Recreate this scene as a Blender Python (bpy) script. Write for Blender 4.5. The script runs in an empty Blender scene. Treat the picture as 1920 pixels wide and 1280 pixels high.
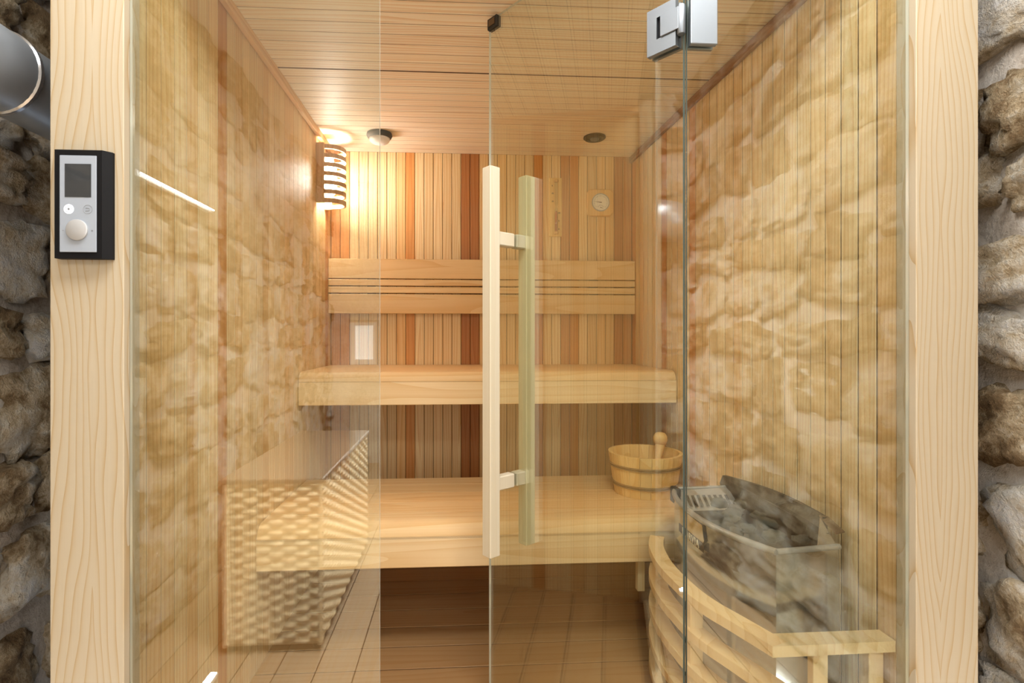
import bpy, bmesh, math, random
from mathutils import Vector, Matrix, noise

random.seed(11)
PI = math.pi
SC = bpy.context.scene
COL = SC.collection

# ------------------------------------------------------------------ camera
cam_d = bpy.data.cameras.new('camera')
cam = bpy.data.objects.new('camera', cam_d)
COL.objects.link(cam)
cam.location = (0, 0, 1.11)
cam.rotation_euler = (PI / 2, 0, -math.atan(60 / 1000))
cam_d.sensor_width = 36
cam_d.lens = 18.75
cam_d.shift_x = 38 / 1920
cam_d.shift_y = -10 / 1920
cam_d.clip_start = 0.02
SC.camera = cam

# ------------------------------------------------------------------ view, world
SC.view_settings.view_transform = 'Standard'
SC.view_settings.look = 'None'
SC.view_settings.gamma = 1
SC.view_settings.use_curve_mapping = False
SC.view_settings.exposure = 0.3
SC.cycles.use_denoising = True
SC.cycles.max_bounces = 8
SC.cycles.use_adaptive_sampling = True
SC.cycles.adaptive_threshold = 0.04
SC.cycles.diffuse_bounces = 5
SC.cycles.glossy_bounces = 5
SC.cycles.transparent_max_bounces = 24
SC.cycles.caustics_reflective = False
SC.cycles.caustics_refractive = False
SC.cycles.sample_clamp_indirect = 6
wd = bpy.data.worlds.new('world')
SC.world = wd
wd.use_nodes = True
wd.node_tree.nodes['Background'].inputs[0].default_value = (0.75, 0.85, 1.0, 1)
wd.node_tree.nodes['Background'].inputs[1].default_value = 0.3


def area(name, loc, rot, sx, sy, power, color):
    l = bpy.data.lights.new(name, 'AREA')
    l.shape = 'RECTANGLE'; l.size = sx; l.size_y = sy
    l.energy = power; l.color = color
    o = bpy.data.objects.new(name, l); COL.objects.link(o)
    o.location = loc; o.rotation_euler = rot
    return o


# added frontal fill, placed at unseen glazed doors ending the stone passage
area('added_fill_light', (0.35, -2.50, 1.30), (PI / 2, 0, 0), 1.2, 2.0, 13, (0.97, 0.98, 1.0))
# two added ceiling lamps, out of view, to light the passage
area('added_ceiling_light', (0.1, 0.62, 2.43), (0, 0, 0), 1.6, 0.35, 30, (1.0, 0.985, 0.96))
area('added_ceiling_light', (0.35, -1.2, 2.43), (0, 0, 0), 1.0, 0.35, 24, (1.0, 0.97, 0.92))
# added unseen washer brightening the mirrored stone and wicker, turned into the passage
area('added_washer_light', (0.1, 0.92, 2.36), (math.radians(-34), 0, 0), 0.9, 0.08, 38, (1.0, 0.985, 0.95)).data.spread = math.radians(100)

# ------------------------------------------------------------------ dimensions
XL, XR, YB = -0.661, 0.913, 2.783
ZF, ZC = 0.02, 2.06
YG = 1.083
def xr(y): return XR + (YB - y) * 0.026

# ------------------------------------------------------------------ materials
def nmat(name):
    m = bpy.data.materials.new(name); m.use_nodes = True
    nt = m.node_tree
    return m, nt, nt.nodes['Principled BSDF']

def nd(nt, kind, **kw):
    n = nt.nodes.new(kind)
    for k, v in kw.items(): setattr(n, k, v)
    return n

def simple(name, color, rough=0.5, metal=0.0, emit=None, strength=0.0, bump=0.0, bscale=200.0, var=0.0):
    m, nt, b = nmat(name)
    b.inputs['Base Color'].default_value = (*color, 1)
    b.inputs['Roughness'].default_value = rough
    b.inputs['Metallic'].default_value = metal
    if emit:
        b.inputs['Emission Color'].default_value = (*emit, 1)
        b.inputs['Emission Strength'].default_value = strength
    tc = nd(nt, 'ShaderNodeTexCoord')
    nz = nd(nt, 'ShaderNodeTexNoise'); nz.inputs['Scale'].default_value = bscale
    nt.links.new(tc.outputs['Object'], nz.inputs['Vector'])
    if var:
        mx = nd(nt, 'ShaderNodeMix', data_type='RGBA')
        mx.inputs['A'].default_value = (*[c * (1 - var) for c in color], 1)
        mx.inputs['B'].default_value = (*[min(1, c * (1 + var)) for c in color], 1)
        nt.links.new(nz.outputs['Fac'], mx.inputs['Factor'])
        nt.links.new(mx.outputs['Result'], b.inputs['Base Color'])
    if bump:
        bp = nd(nt, 'ShaderNodeBump'); bp.inputs['Strength'].default_value = bump
        bp.inputs['Distance'].default_value = 0.01
        nt.links.new(nz.outputs['Fac'], bp.inputs['Height'])
        nt.links.new(bp.outputs['Normal'], b.inputs['Normal'])
    return m

def math_n(nt, op, a, b=None, clamp=False):
    n = nd(nt, 'ShaderNodeMath', operation=op); n.use_clamp = clamp
    for i, v in enumerate((a, b)):
        if v is None: continue
        if isinstance(v, (int, float)): n.inputs[i].default_value = v
        else: nt.links.new(v, n.inputs[i])
    return n.outputs[0]

def wood(name, rings=9.0, side=45.0, nscale=7.0, ring_s=0.55, tint=(0.80, 0.60, 0.40), fibre=0.35, rough=0.48, zs=0.10, power=2.5, blotch=0.12):
    """pine: growth-ring contours along local Z; the colour of each board is its object colour"""
    m, nt, b = nmat(name)
    L = nt.links.new
    tc = nd(nt, 'ShaderNodeTexCoord'); oi = nd(nt, 'ShaderNodeObjectInfo')
    cmb = nd(nt, 'ShaderNodeCombineXYZ')
    for i, k in enumerate((37.0, 91.0, 53.0)): L(math_n(nt, 'MULTIPLY', oi.outputs['Random'], k), cmb.inputs[i])
    mp = nd(nt, 'ShaderNodeMapping'); mp.inputs['Scale'].default_value = (1, 1, zs)
    L(tc.outputs['Object'], mp.inputs['Vector'])
    add = nd(nt, 'ShaderNodeVectorMath', operation='ADD')
    L(mp.outputs['Vector'], add.inputs[0]); L(cmb.outputs[0], add.inputs[1])
    n1 = nd(nt, 'ShaderNodeTexNoise'); n1.inputs['Scale'].default_value = nscale
    n1.inputs['Detail'].default_value = 2.0; n1.inputs['Roughness'].default_value = 0.35
    L(add.outputs[0], n1.inputs['Vector'])
    sp = nd(nt, 'ShaderNodeSeparateXYZ'); L(tc.outputs['Object'], sp.inputs[0])
    off = math_n(nt, 'MULTIPLY', math_n(nt, 'SUBTRACT', oi.outputs['Random'], 0.5), 0.05)
    ax = math_n(nt, 'ABSOLUTE', math_n(nt, 'ADD', sp.outputs[0], off))
    v = math_n(nt, 'ADD', math_n(nt, 'MULTIPLY', n1.outputs['Fac'], rings), math_n(nt, 'MULTIPLY', ax, side))
    s = math_n(nt, 'FRACT', v)
    ring = math_n(nt, 'POWER', s, power)
    mp2 = nd(nt, 'ShaderNodeMapping'); mp2.inputs['Scale'].default_value = (260, 260, 3.0)
    L(add.outputs[0], mp2.inputs['Vector'])
    mp2.inputs['Scale'].default_value = (190, 190, 30)
    n2 = nd(nt, 'ShaderNodeTexNoise'); n2.inputs['Scale'].default_value = 1.0; n2.inputs['Detail'].default_value = 2.0
    L(mp2.outputs['Vector'], n2.inputs['Vector'])
    fib = math_n(nt, 'MULTIPLY', math_n(nt, 'SUBTRACT', n2.outputs['Fac'], 0.38), 2.2, clamp=True)
    n3 = nd(nt, 'ShaderNodeTexNoise'); n3.inputs['Scale'].default_value = 3.0
    L(add.outputs[0], n3.inputs['Vector'])
    # object colour, darkened along rings, fibres and soft blotches
    def mulmix(colsock, fac, t):
        mm = nd(nt, 'ShaderNodeMix', data_type='RGBA', blend_type='MULTIPLY')
        L(fac, mm.inputs['Factor']); L(colsock, mm.inputs['A']); mm.inputs['B'].default_value = (*t, 1)
        return mm.outputs['Result']
    c = mulmix(oi.outputs['Color'], math_n(nt, 'MULTIPLY', ring, ring_s), tint)
    c = mulmix(c, math_n(nt, 'MULTIPLY', fib, fibre), (0.86, 0.76, 0.62))
    c = mulmix(c, math_n(nt, 'MULTIPLY', n3.outputs['Fac'], blotch * 2), (0.85, 0.70, 0.50))
    L(c, b.inputs['Base Color'])
    b.inputs['Roughness'].default_value = rough
    b.inputs['Specular IOR Level'].default_value = 0.3
    bp = nd(nt, 'ShaderNodeBump'); bp.inputs['Strength'].default_value = 0.08; bp.inputs['Distance'].default_value = 0.002
    L(n2.outputs['Fac'], bp.inputs['Height']); L(bp.outputs['Normal'], b.inputs['Normal'])
    return m

M = {}
M['panel'] = wood('pine_panelling', rings=7, side=60, nscale=8, ring_s=0.75, tint=(0.80, 0.60, 0.40))
M['bench'] = wood('aspen_bench', rings=9, side=25, nscale=5, ring_s=0.55, tint=(0.84, 0.68, 0.46), fibre=0.3)
M['post'] = wood('spruce_post', rings=8, side=70, nscale=7.5, ring_s=0.95, tint=(0.84, 0.68, 0.46), fibre=0.15, zs=0.26, power=5.0, blotch=0.04)
M['handle'] = wood('pale_handle_wood', rings=6, side=40, nscale=6, ring_s=0.25, tint=(0.88, 0.80, 0.62), fibre=0.15)
M['lining'] = simple('dark_lining', (0.10, 0.055, 0.028), 0.9)  # dark brown, nearly flush behind wall and ceiling boards to paint groove shade
M['ply'] = simple('plywood_outside', (0.45, 0.33, 0.20), 0.8, var=0.15, bscale=8)
M['black'] = simple('black_plastic', (0.007, 0.007, 0.008), 0.6)
M['black'].node_tree.nodes['Principled BSDF'].inputs['Specular IOR Level'].default_value = 0.15
M['grey'] = simple('grey_plastic', (0.07, 0.085, 0.095), 0.45)
M['white'] = simple('white_plastic', (0.80, 0.82, 0.84), 0.35)
M['panel_face'] = simple('panel_face', (0.37, 0.42, 0.49), 0.3)
M['ink'] = simple('grey_ink', (0.25, 0.27, 0.30), 0.5)
M['dark_ink'] = simple('dark_ink', (0.04, 0.03, 0.025), 0.6)
M['icon_lit'] = simple('lit_icon', (1, 1, 1), 0.5, emit=(1, 1, 1), strength=1.6)
M['screen'] = simple('dark_screen', (0.045, 0.05, 0.055), 0.06)
M['knob'] = simple('knob_metal', (0.50, 0.51, 0.52), 0.35, metal=0.3)
M['chrome'] = simple('satin_chrome', (0.27, 0.30, 0.33), 0.5, metal=1.0, bump=0.02, bscale=600)
M['steel'] = simple('polished_steel', (0.44, 0.46, 0.48), 0.14, metal=0.85)
M['rimsteel'] = simple('rim_steel', (0.42, 0.44, 0.45), 0.35, metal=0.55)
M['darksteel'] = simple('dark_steel', (0.012, 0.013, 0.014), 0.45, metal=0.0)
M['brownsteel'] = simple('brown_steel', (0.16, 0.105, 0.06), 0.4, metal=0.5)
M['zinc'] = simple('galvanised_duct', (0.56, 0.61, 0.66), 0.36, metal=0.7, var=0.22, bscale=9)
M['zincring'] = simple('duct_ring', (0.80, 0.82, 0.86), 0.22, metal=0.9)
M['rock'] = simple('heater_rock', (0.11, 0.115, 0.095), 0.85, bump=0.8, bscale=45, var=0.6)
M['bulb'] = simple('bulb', (1, 1, 1), 0.5, emit=(1.0, 0.95, 0.90), strength=125)
M['dome'] = simple('dome_white', (0.85, 0.85, 0.84), 0.35)
M['led'] = simple('led', (1, 1, 1), 0.5, emit=(0.95, 0.98, 1.0), strength=40)
M['pane_light'] = simple('daylight_pane', (1, 1, 1), 0.5, emit=(0.92, 0.97, 1.0), strength=0.7)
M['added_lampface'] = simple('added_lamp_diffuser', (1, 1, 1), 0.5, emit=(1, 0.97, 0.92), strength=2.0)
M['plaster'] = simple('lime_plaster', (0.70, 0.66, 0.60), 0.9, bump=0.4, bscale=12, var=0.08)
M['wicker'] = simple('wicker', (0.76, 0.60, 0.38), 0.35, var=0.25, bscale=30)
M['cushion'] = simple('chest_top', (0.30, 0.22, 0.15), 0.15)
M['label_tan'] = simple('label_tan', (0.55, 0.40, 0.18), 0.45)
M['label_cream'] = simple('label_cream', (0.80, 0.74, 0.58), 0.5)
M['sand'] = simple('red_sand', (0.42, 0.14, 0.06), 0.7)
M['dial'] = simple('dial_white', (0.86, 0.86, 0.82), 0.4)
M['edge'] = simple('glass_edge', (0.80, 0.87, 0.81), 0.12)
M['edge'].node_tree.nodes['Principled BSDF'].inputs['Transmission Weight'].default_value = 0.25
M['edge_shaded'] = simple('shaded_glass_edge', (0.10, 0.13, 0.115), 0.2)  # darker copy of the glass edge, shade put into the hinge-side colour
M['hoop'] = simple('hoop', (0.34, 0.21, 0.09), 0.45)

def glass_mat(name, tint, r0):
    m = bpy.data.materials.new(name); m.use_nodes = True
    nt = m.node_tree; nt.nodes.clear(); L = nt.links.new
    out = nd(nt, 'ShaderNodeOutputMaterial')
    lw = nd(nt, 'ShaderNodeLayerWeight'); lw.inputs['Blend'].default_value = 0.5
    f = math_n(nt, 'POWER', lw.outputs['Facing'], 4.0)
    f = math_n(nt, 'ADD', math_n(nt, 'MULTIPLY', f, 1 - r0), r0)
    tr = nd(nt, 'ShaderNodeBsdfTransparent'); tr.inputs[0].default_value = (*tint, 1)
    gl = nd(nt, 'ShaderNodeBsdfGlossy'); gl.inputs['Roughness'].default_value = 0.0
    gl.inputs['Color'].default_value = (0.97, 1.0, 0.98, 1)
    mx = nd(nt, 'ShaderNodeMixShader')
    L(f, mx.inputs[0]); L(tr.outputs[0], mx.inputs[1]); L(gl.outputs[0], mx.inputs[2])
    L(mx.outputs[0], out.inputs[0])
    return m
M['glass'] = glass_mat('toughened_glass', (0.965, 0.985, 0.950), 0.13)
M['tube_glass'] = glass_mat('thin_tube_glass', (0.95, 0.95, 0.94), 0.05)

def stone_mat(name, ramp, bump, s1, s2):
    m, nt, b = nmat(name); L = nt.links.new
    tc = nd(nt, 'ShaderNodeTexCoord'); oi = nd(nt, 'ShaderNodeObjectInfo')
    ge = nd(nt, 'ShaderNodeNewGeometry')
    cmb = nd(nt, 'ShaderNodeCombineXYZ')
    for i, k in enumerate((13.0, 29.0, 7.0)): L(math_n(nt, 'MULTIPLY', oi.outputs['Random'], k), cmb.inputs[i])
    add = nd(nt, 'ShaderNodeVectorMath', operation='ADD')
    L(ge.outputs['Position'], add.inputs[0]); L(cmb.outputs[0], add.inputs[1])
    n1 = nd(nt, 'ShaderNodeTexNoise'); n1.inputs['Scale'].default_value = s1
    n1.inputs['Detail'].default_value = 6; n1.inputs['Roughness'].default_value = 0.68
    L(add.outputs[0], n1.inputs['Vector'])
    n2 = nd(nt, 'ShaderNodeTexNoise'); n2.inputs['Scale'].default_value = s2
    n2.inputs['Detail'].default_value = 7; n2.inputs['Roughness'].default_value = 0.72
    L(add.outputs[0], n2.inputs['Vector'])
    cr = nd(nt, 'ShaderNodeValToRGB')
    els = cr.color_ramp.elements
    els[0].position, els[0].color = ramp[0][0], (*ramp[0][1], 1)
    els[1].position, els[1].color = ramp[-1][0], (*ramp[-1][1], 1)
    for p, c in ramp[1:-1]:
        e = els.new(p); e.color = (*c, 1)
    fac = math_n(nt, 'ADD', math_n(nt, 'ADD', math_n(nt, 'MULTIPLY', n1.outputs['Fac'], 0.62), math_n(nt, 'MULTIPLY', n2.outputs['Fac'], 0.38)), math_n(nt, 'MULTIPLY', math_n(nt, 'SUBTRACT', oi.outputs['Random'], 0.5), 0.14))
    L(fac, cr.inputs[0]); L(cr.outputs[0], b.inputs['Base Color'])
    b.inputs['Roughness'].default_value = 0.93; b.inputs['Specular IOR Level'].default_value = 0.15
    bp = nd(nt, 'ShaderNodeBump'); bp.inputs['Strength'].default_value = bump; bp.inputs['Distance'].default_value = 0.06
    L(n2.outputs['Fac'], bp.inputs['Height']); L(bp.outputs['Normal'], b.inputs['Normal'])
    return m
M['stone'] = stone_mat('rubble_stone', [(0.32, (0.13, 0.08, 0.04)), (0.42, (0.38, 0.26, 0.14)), (0.49, (0.68, 0.54, 0.35)), (0.56, (0.88, 0.80, 0.66)), (0.66, (0.93, 0.91, 0.87))], 1.0, 7, 26)
M['mortar'] = stone_mat('lime_mortar', [(0.32, (0.32, 0.25, 0.18)), (0.46, (0.60, 0.53, 0.45)), (0.58, (0.76, 0.71, 0.64)), (0.70, (0.90, 0.88, 0.85))], 0.6, 4, 40)

# ------------------------------------------------------------------ mesh helpers
class MB:
    def __init__(s): s.v, s.f, s.mi = [], [], []
    def add(s, vs, fs, mi=0):
        o = len(s.v); s.v += [tuple(v) for v in vs]
        s.f += [tuple(i + o for i in f) for f in fs]; s.mi += [mi] * len(fs)
        return s
    def prism(s, poly, z0, z1, mi=0):
        n = len(poly)
        vs = [(x, y, z0) for x, y in poly] + [(x, y, z1) for x, y in poly]
        fs = [(i, (i + 1) % n, n + (i + 1) % n, n + i) for i in range(n)] + [tuple(range(n - 1, -1, -1)), tuple(range(n, 2 * n))]
        return s.add(vs, fs, mi)
    def box(s, a, b, ch=0.0, mi=0):
        (x0, y0, z0), (x1, y1, z1) = a, b
        if ch <= 0: return s.prism([(x0, y0), (x1, y0), (x1, y1), (x0, y1)], z0, z1, mi)
        bm = bmesh.new(); bmesh.ops.create_cube(bm, size=1)
        for v in bm.verts:
            v.co = Vector((x0 + (v.co.x + .5) * (x1 - x0), y0 + (v.co.y + .5) * (y1 - y0), z0 + (v.co.z + .5) * (z1 - z0)))
        bmesh.ops.bevel(bm, geom=bm.edges[:], offset=ch, segments=1, affect='EDGES')
        bm.verts.index_update()
        s.add([v.co[:] for v in bm.verts], [[v.index for v in f.verts] for f in bm.faces], mi); bm.free()
        return s
    def lathe(s, prof, n=24, c=(0, 0, 0), mi=0, axis='Z', cap=True):
        vs = []
        for r, h in prof:
            for i in range(n):
                a = 2 * PI * i / n
                p = (r * math.cos(a), r * math.sin(a), h)
                if axis == 'Y': p = (p[0], p[2], p[1])
                if axis == 'X': p = (p[2], p[0], p[1])
                vs.append((p[0] + c[0], p[1] + c[1], p[2] + c[2]))
        fs = []
        for k in range(len(prof) - 1):
            for i in range(n):
                j = (i + 1) % n
                fs.append((k * n + i, k * n + j, (k + 1) * n + j, (k + 1) * n + i))
        if cap:
            fs.append(tuple(range(n - 1, -1, -1))); fs.append(tuple(range((len(prof) - 1) * n, len(prof) * n)))
        return s.add(vs, fs, mi)
    def tube(s, pts, r, n=10, mi=0, closed=False):
        pts = [Vector(p) for p in pts]; m = len(pts); vs = []
        for k, p in enumerate(pts):
            a = pts[(k - 1) % m] if (k or closed) else p
            b = pts[(k + 1) % m] if (k < m - 1 or closed) else p
            t = (b - a).normalized()
            u = t.cross(Vector((0, 0, 1)))
            if u.length < 1e-3: u = t.cross(Vector((0, 1, 0)))
            u.normalize(); w = t.cross(u)
            rr = r[k] if isinstance(r, (list, tuple)) else r
            for i in range(n):
                g = 2 * PI * i / n; vs.append(p + (u * math.cos(g) + w * math.sin(g)) * rr)
        fs = []
        for k in range(m if closed else m - 1):
            for i in range(n):
                j = (i + 1) % n; q = (k + 1) % m
                fs.append((k * n + i, k * n + j, q * n + j, q * n + i))
        if not closed:
            fs.append(tuple(range(n - 1, -1, -1))); fs.append(tuple(range((m - 1) * n, m * n)))
        return s.add(vs, fs, mi)
    def band(s, pts, w, z0, z1, mi=0):
        """rail of width w following a plan path, offset to the left of travel"""
        n = len(pts); inn = []
        for k, p in enumerate(pts):
            a = Vector(pts[max(k - 1, 0)]); b = Vector(pts[min(k + 1, n - 1)]); t = (b - a).normalized()
            inn.append((p[0] - t.y * w, p[1] + t.x * w))
        vs = []
        for z in (z0, z1):
            vs += [(x, y, z) for x, y in pts] + [(x, y, z) for x, y in inn]
        o, i_, O, I = 0, n, 2 * n, 3 * n
        fs = []
        for k in range(n - 1):
            fs += [(o + k, o + k + 1, O + k + 1, O + k), (i_ + k + 1, i_ + k, I + k, I + k + 1),
                   (O + k, O + k + 1, I + k + 1, I + k), (o + k + 1, o + k, i_ + k, i_ + k + 1)]
        fs += [(o, O, I, i_), (o + n - 1, i_ + n - 1, I + n - 1, O + n - 1)]
        return s.add(vs, fs, mi)
    def mesh(s, name, mats, smooth=False):
        me = bpy.data.meshes.new(name)
        me.from_pydata(s.v, [], s.f)
        for m in (mats if isinstance(mats, (list, tuple)) else [mats]): me.materials.append(m)
        for p, i in zip(me.polygons, s.mi): p.material_index = i
        bm = bmesh.new(); bm.from_mesh(me); bmesh.ops.recalc_face_normals(bm, faces=bm.faces); bm.to_mesh(me); bm.free()
        if smooth is True:
            for p in me.polygons: p.use_smooth = True
        elif smooth:
            me.shade_auto = None if False else None
        me.update()
        return me
    def obj(s, name, mats, parent=None, color=None, smooth=False):
        me = s.mesh(name, mats, smooth is True)
        if smooth == 'auto': me.set_sharp_from_angle(angle=math.radians(38)); [setattr(p, 'use_smooth', True) for p in me.polygons]
        return link(name, me, parent, color)

def link(name, data, parent=None, color=None, mat4=None):
    o = bpy.data.objects.new(name, data); COL.objects.link(o)
    if parent is not None: o.parent = parent
    if color: o.color = (*color, 1)
    if mat4 is not None: o.matrix_local = mat4
    return o

def tag(o, label, cat, group=None, kind=None):
    o['label'] = label; o['category'] = cat
    if group: o['group'] = group
    if kind: o['kind'] = kind
    return o

def thing(name, label, cat, loc=(0, 0, 0), group=None, kind=None):
    o = link(name, None); o.location = loc
    return tag(o, label, cat, group, kind)

def shift(mb, d):
    mb.v = [(x - d[0], y - d[1], z - d[2]) for x, y, z in mb.v]; return mb

# boards: local Z = length, local X = width, front face at local -Y
_bc = {}
def board_mesh(w, t, ln, ch, mat):
    k = (round(w, 4), round(t, 4), round(ln, 4), round(ch, 4), mat)
    if k not in _bc:
        a, b = w / 2, t / 2
        bk = min(0.001, ch)
        poly = [(-a, -b + ch), (-a + ch, -b), (a - ch, -b), (a, -b + ch), (a, b - bk), (a - bk, b), (-a + bk, b), (-a, b - bk)]
        _bc[k] = MB().prism(poly, -ln / 2, ln / 2).mesh('board', M[mat])
    return _bc[k]

def frame(xa, ya, za, loc):
    m = Matrix.Identity(4)
    for i, a in enumerate((xa, ya, za)):
        for j in range(3): m[j][i] = a[j]
    m.translation = loc
    return m
FR_BACK = ((1, 0, 0), (0, 1, 0), (0, 0, 1))          # faces -Y, length Z
FR_LEFT = ((0, 1, 0), (-1, 0, 0), (0, 0, 1))         # faces +X
FR_RIGHT = ((0, -1, 0), (1, 0, 0), (0, 0, 1))        # faces -X
FR_CEIL = ((0, 1, 0), (0, 0, 1), (1, 0, 0))          # faces -Z, length X
FR_TOP = ((0, -1, 0), (0, 0, -1), (1, 0, 0))         # faces +Z, length X
FR_FRONT = ((0, 0, 1), (0, 1, 0), (1, 0, 0))         # faces -Y, length X (approx handed below)
FR_FRONT = ((0, 0, -1), (0, 1, 0), (1, 0, 0))

def board(name, parent, fr, loc, w, t, ln, ch, mat, color):
    return link(name, board_mesh(w, t, ln, ch, mat), parent, color, frame(*fr, loc))

def tone(c, k=0.06):
    f = 1 + random.uniform(-k, k); g = 1 + random.uniform(-k, k) * 0.4
    return (min(.97, c[0] * f), min(.97, c[1] * f * g), min(.97, c[2] * f * g * g))
TL = (0.87, 0.71, 0.43); TM = (0.82, 0.60, 0.31); TO = (0.66, 0.34, 0.12); TD = (0.46, 0.21, 0.075)

# ------------------------------------------------------------------ sauna shell
wb = MB().box((XL - 0.06, YB + 0.0035, 0), (XR + 0.08, YB + 0.05, 2.20)).obj('wall_back', M['lining'])
tag(wb, 'back wall of vertical pine boards in mixed honey and red-brown tones', 'wall', kind='structure')
n = 33; w = (XR - XL) / n
def back_tone(px):
    for a, c in ((647, TO), (747, TL), (764, TM), (782, TO), (816, TL), (853, TL), (865, TM), (886, TD), (903, TM), (918, TO), (936, TL), (953, TM), (970, TL), (1004, TL), (1018, TO), (1052, TL), (1085, TO), (1100, TL), (1150, TM), (1168, TD), (1190, TO)):
        if px < a: return c
    return TM
for i in range(n):
    x = XL + (i + .5) * w
    board('board', wb, FR_BACK, (x, YB + 0.008, ZC / 2), w - 0.0020, 0.016, ZC, 0.0025, 'panel', tone(back_tone(620 + 17.1 * (i + .5))))

wl = MB().box((XL - 0.05, 1.113, 0), (XL - 0.0006, YB + 0.05, 2.20), mi=0).obj('wall_left', M['lining'])
tag(wl, 'left sauna wall of narrow light pine boards behind the fixed glass', 'wall', kind='structure')
n = 30; w = (YB - 1.114) / n
for i in range(n):
    y = 1.114 + (i + .5) * w
    c = random.choice((TL, TL, TL, TM))
    if 1.50 < y < 1.56: c = TO
    if i in (17, 21, 24, 27): c = TM
    if i in (28,): c = TO
    board('board', wl, FR_LEFT, (XL - 0.008, y, ZC / 2), w - 0.0020, 0.016, ZC, 0.0004, 'panel', tone(c))

wr = thing('wall_right', 'right sauna wall of light pine boards beside the heater', 'wall', kind='structure')
MB().prism([(xr(1.113) + .0006, 1.114), (xr(1.113) + .05, 1.113), (XR + .05, YB + .016), (XR + .0006, YB + .016)], 0, 2.20).obj('lining', M['lining'], wr)
for i in range(n):
    y = 1.114 + (i + .5) * w
    c = random.choice((TL, TL, TL, TL, TM))
    if 2.05 < y < 2.12 or 2.36 < y < 2.42: c = TO
    if y > 2.72: c = TO
    board('board', wr, FR_RIGHT, (xr(y) + 0.008, y, ZC / 2), w - 0.0020, 0.016, ZC, 0.0004, 'panel', tone(c))

cl = MB().box((XL - 0.05, 1.118, ZC + 0.0006), (XR + 0.11, YB + 0.05, ZC + 0.14)).obj('ceiling', M['lining'])
tag(cl, 'sauna ceiling of light pine boards running across, split by a dark seam', 'ceiling', kind='structure')
def crow(y0, y1, n):
    w = (y1 - y0) / n
    for i in range(n):
        y = y0 + (i + .5) * w
        xa, xb = XL, xr(y)
        board('board', cl, FR_CEIL, ((xa + xb) / 2, y, ZC + 0.008), w - 0.0026, 0.016, round(xb - xa, 3), 0.0004, 'panel',
              tone((0.96, 0.91, 0.80), 0.04))
crow(1.118, 1.926, 14)
crow(1.933, YB, 15)

fl = MB().box((XL - 0.05, 1.05, -0.03), (XR + 0.11, YB + 0.05, 0.017)).obj('floor', M['lining'])
tag(fl, 'sauna floor of wide brown wooden boards running across', 'floor', kind='structure')
y = 1.13
while y < YB - 0.02:
    w = 0.124
    if y + w > YB: w = YB - y
    xa, xb = XL + .001, xr(y + w) - 0.001
    board('floor_board', fl, FR_TOP, ((xa + xb) / 2, y + w / 2, ZF / 2 + 0.0005), w - 0.0035, ZF - 0.001, round(xb - xa, 3), 0.0012, 'bench',
          tone((0.40, 0.24, 0.11), 0.08))
    y += 0.1265

# trims where the walls meet the ceiling
t1 = link('trim_1', board_mesh(0.03, 0.02, YB - 1.12, 0.004, 'panel'), None, (0.84, 0.60, 0.36),
          frame((0, 0, 1), (1, 0, 0), (0, 1, 0), (XL + 0.010, (YB + 1.12) / 2, ZC - 0.0155)))
tag(t1, 'slim pine moulding along the left wall under the ceiling', 'trim', kind='structure')
ang = math.atan(0.026)
t2 = link('trim_2', board_mesh(0.034, 0.014, YB - 1.13, 0.003, 'panel'), None, (0.34, 0.19, 0.11),  # dark brown puts the shade under the ceiling into the colour
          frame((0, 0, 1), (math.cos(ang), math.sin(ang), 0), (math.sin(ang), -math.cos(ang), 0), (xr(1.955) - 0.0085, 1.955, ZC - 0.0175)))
tag(t2, 'strip along the right wall under the ceiling, coloured dark brown as in shade', 'trim', kind='structure')

# front frame
def post(name, x0, x1, label):
    p = MB().box((x0, 1.061, 0), (x1, 1.113, 2.2), ch=0.0015)
    c = ((x0 + x1) / 2, 1.087, 1.1)
    o = shift(p, c).obj(name, M['post'], None, (0.52, 0.45, 0.33)); o.location = c
    return tag(o, label, 'post', kind='structure')
post('trim_3', -0.777, -0.642, 'pale spruce front post carrying the control panel')
post('trim_4', 0.954, 1.092, 'pale spruce front post beside the right stone wall')
hd = shift(MB().box((-0.640, 1.063, 2.10), (0.952, 1.111, 2.2), ch=0.0015), (0.15, 1.087, 2.15))
h = hd.obj('trim_5', M['post'], None, (0.86, 0.74, 0.56)); h.location = (0.15, 1.087, 2.15)
tag(h, 'pale spruce header beam over the glass front', 'beam', kind='structure')
th = MB().box((-0.640, 1.068, 0.0), (0.952, 1.098, 0.03), ch=0.002).obj('trim_6', M['post'], None, (0.80, 0.66, 0.46))
tag(th, 'pale wooden sill under the glass front', 'trim', kind='structure')

# fixed glass and door
def pane(name, parent, ax, length, z0, z1, t=0.008, dark_end=None):
    """slab in the local XZ plane from x=0..length*ax"""
    m = MB()
    x0, x1 = sorted((0, ax * length))
    m.box((x0, -t / 2, z0), (x1, t / 2, z1))
    me_o = m.obj(name, [M['glass'], M['edge'], M['edge_shaded']], parent)
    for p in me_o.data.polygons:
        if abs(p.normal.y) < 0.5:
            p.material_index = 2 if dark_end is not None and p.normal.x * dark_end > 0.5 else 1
    return me_o

g1 = thing('window_1', 'fixed clear glass pane left of the open doorway', 'glass pane', (-0.641, YG, 0.0), kind='structure')
pane('pane', g1, 1, -0.160 + 0.641, 0.031, 2.099)
g2 = thing('window_2', 'fixed clear glass pane in front of the heater', 'glass pane', (0.953, YG, 0.0), kind='structure')
pane('pane', g2, -1, 0.953 - 0.4705, 0.031, 2.099, dark_end=-1)

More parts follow.
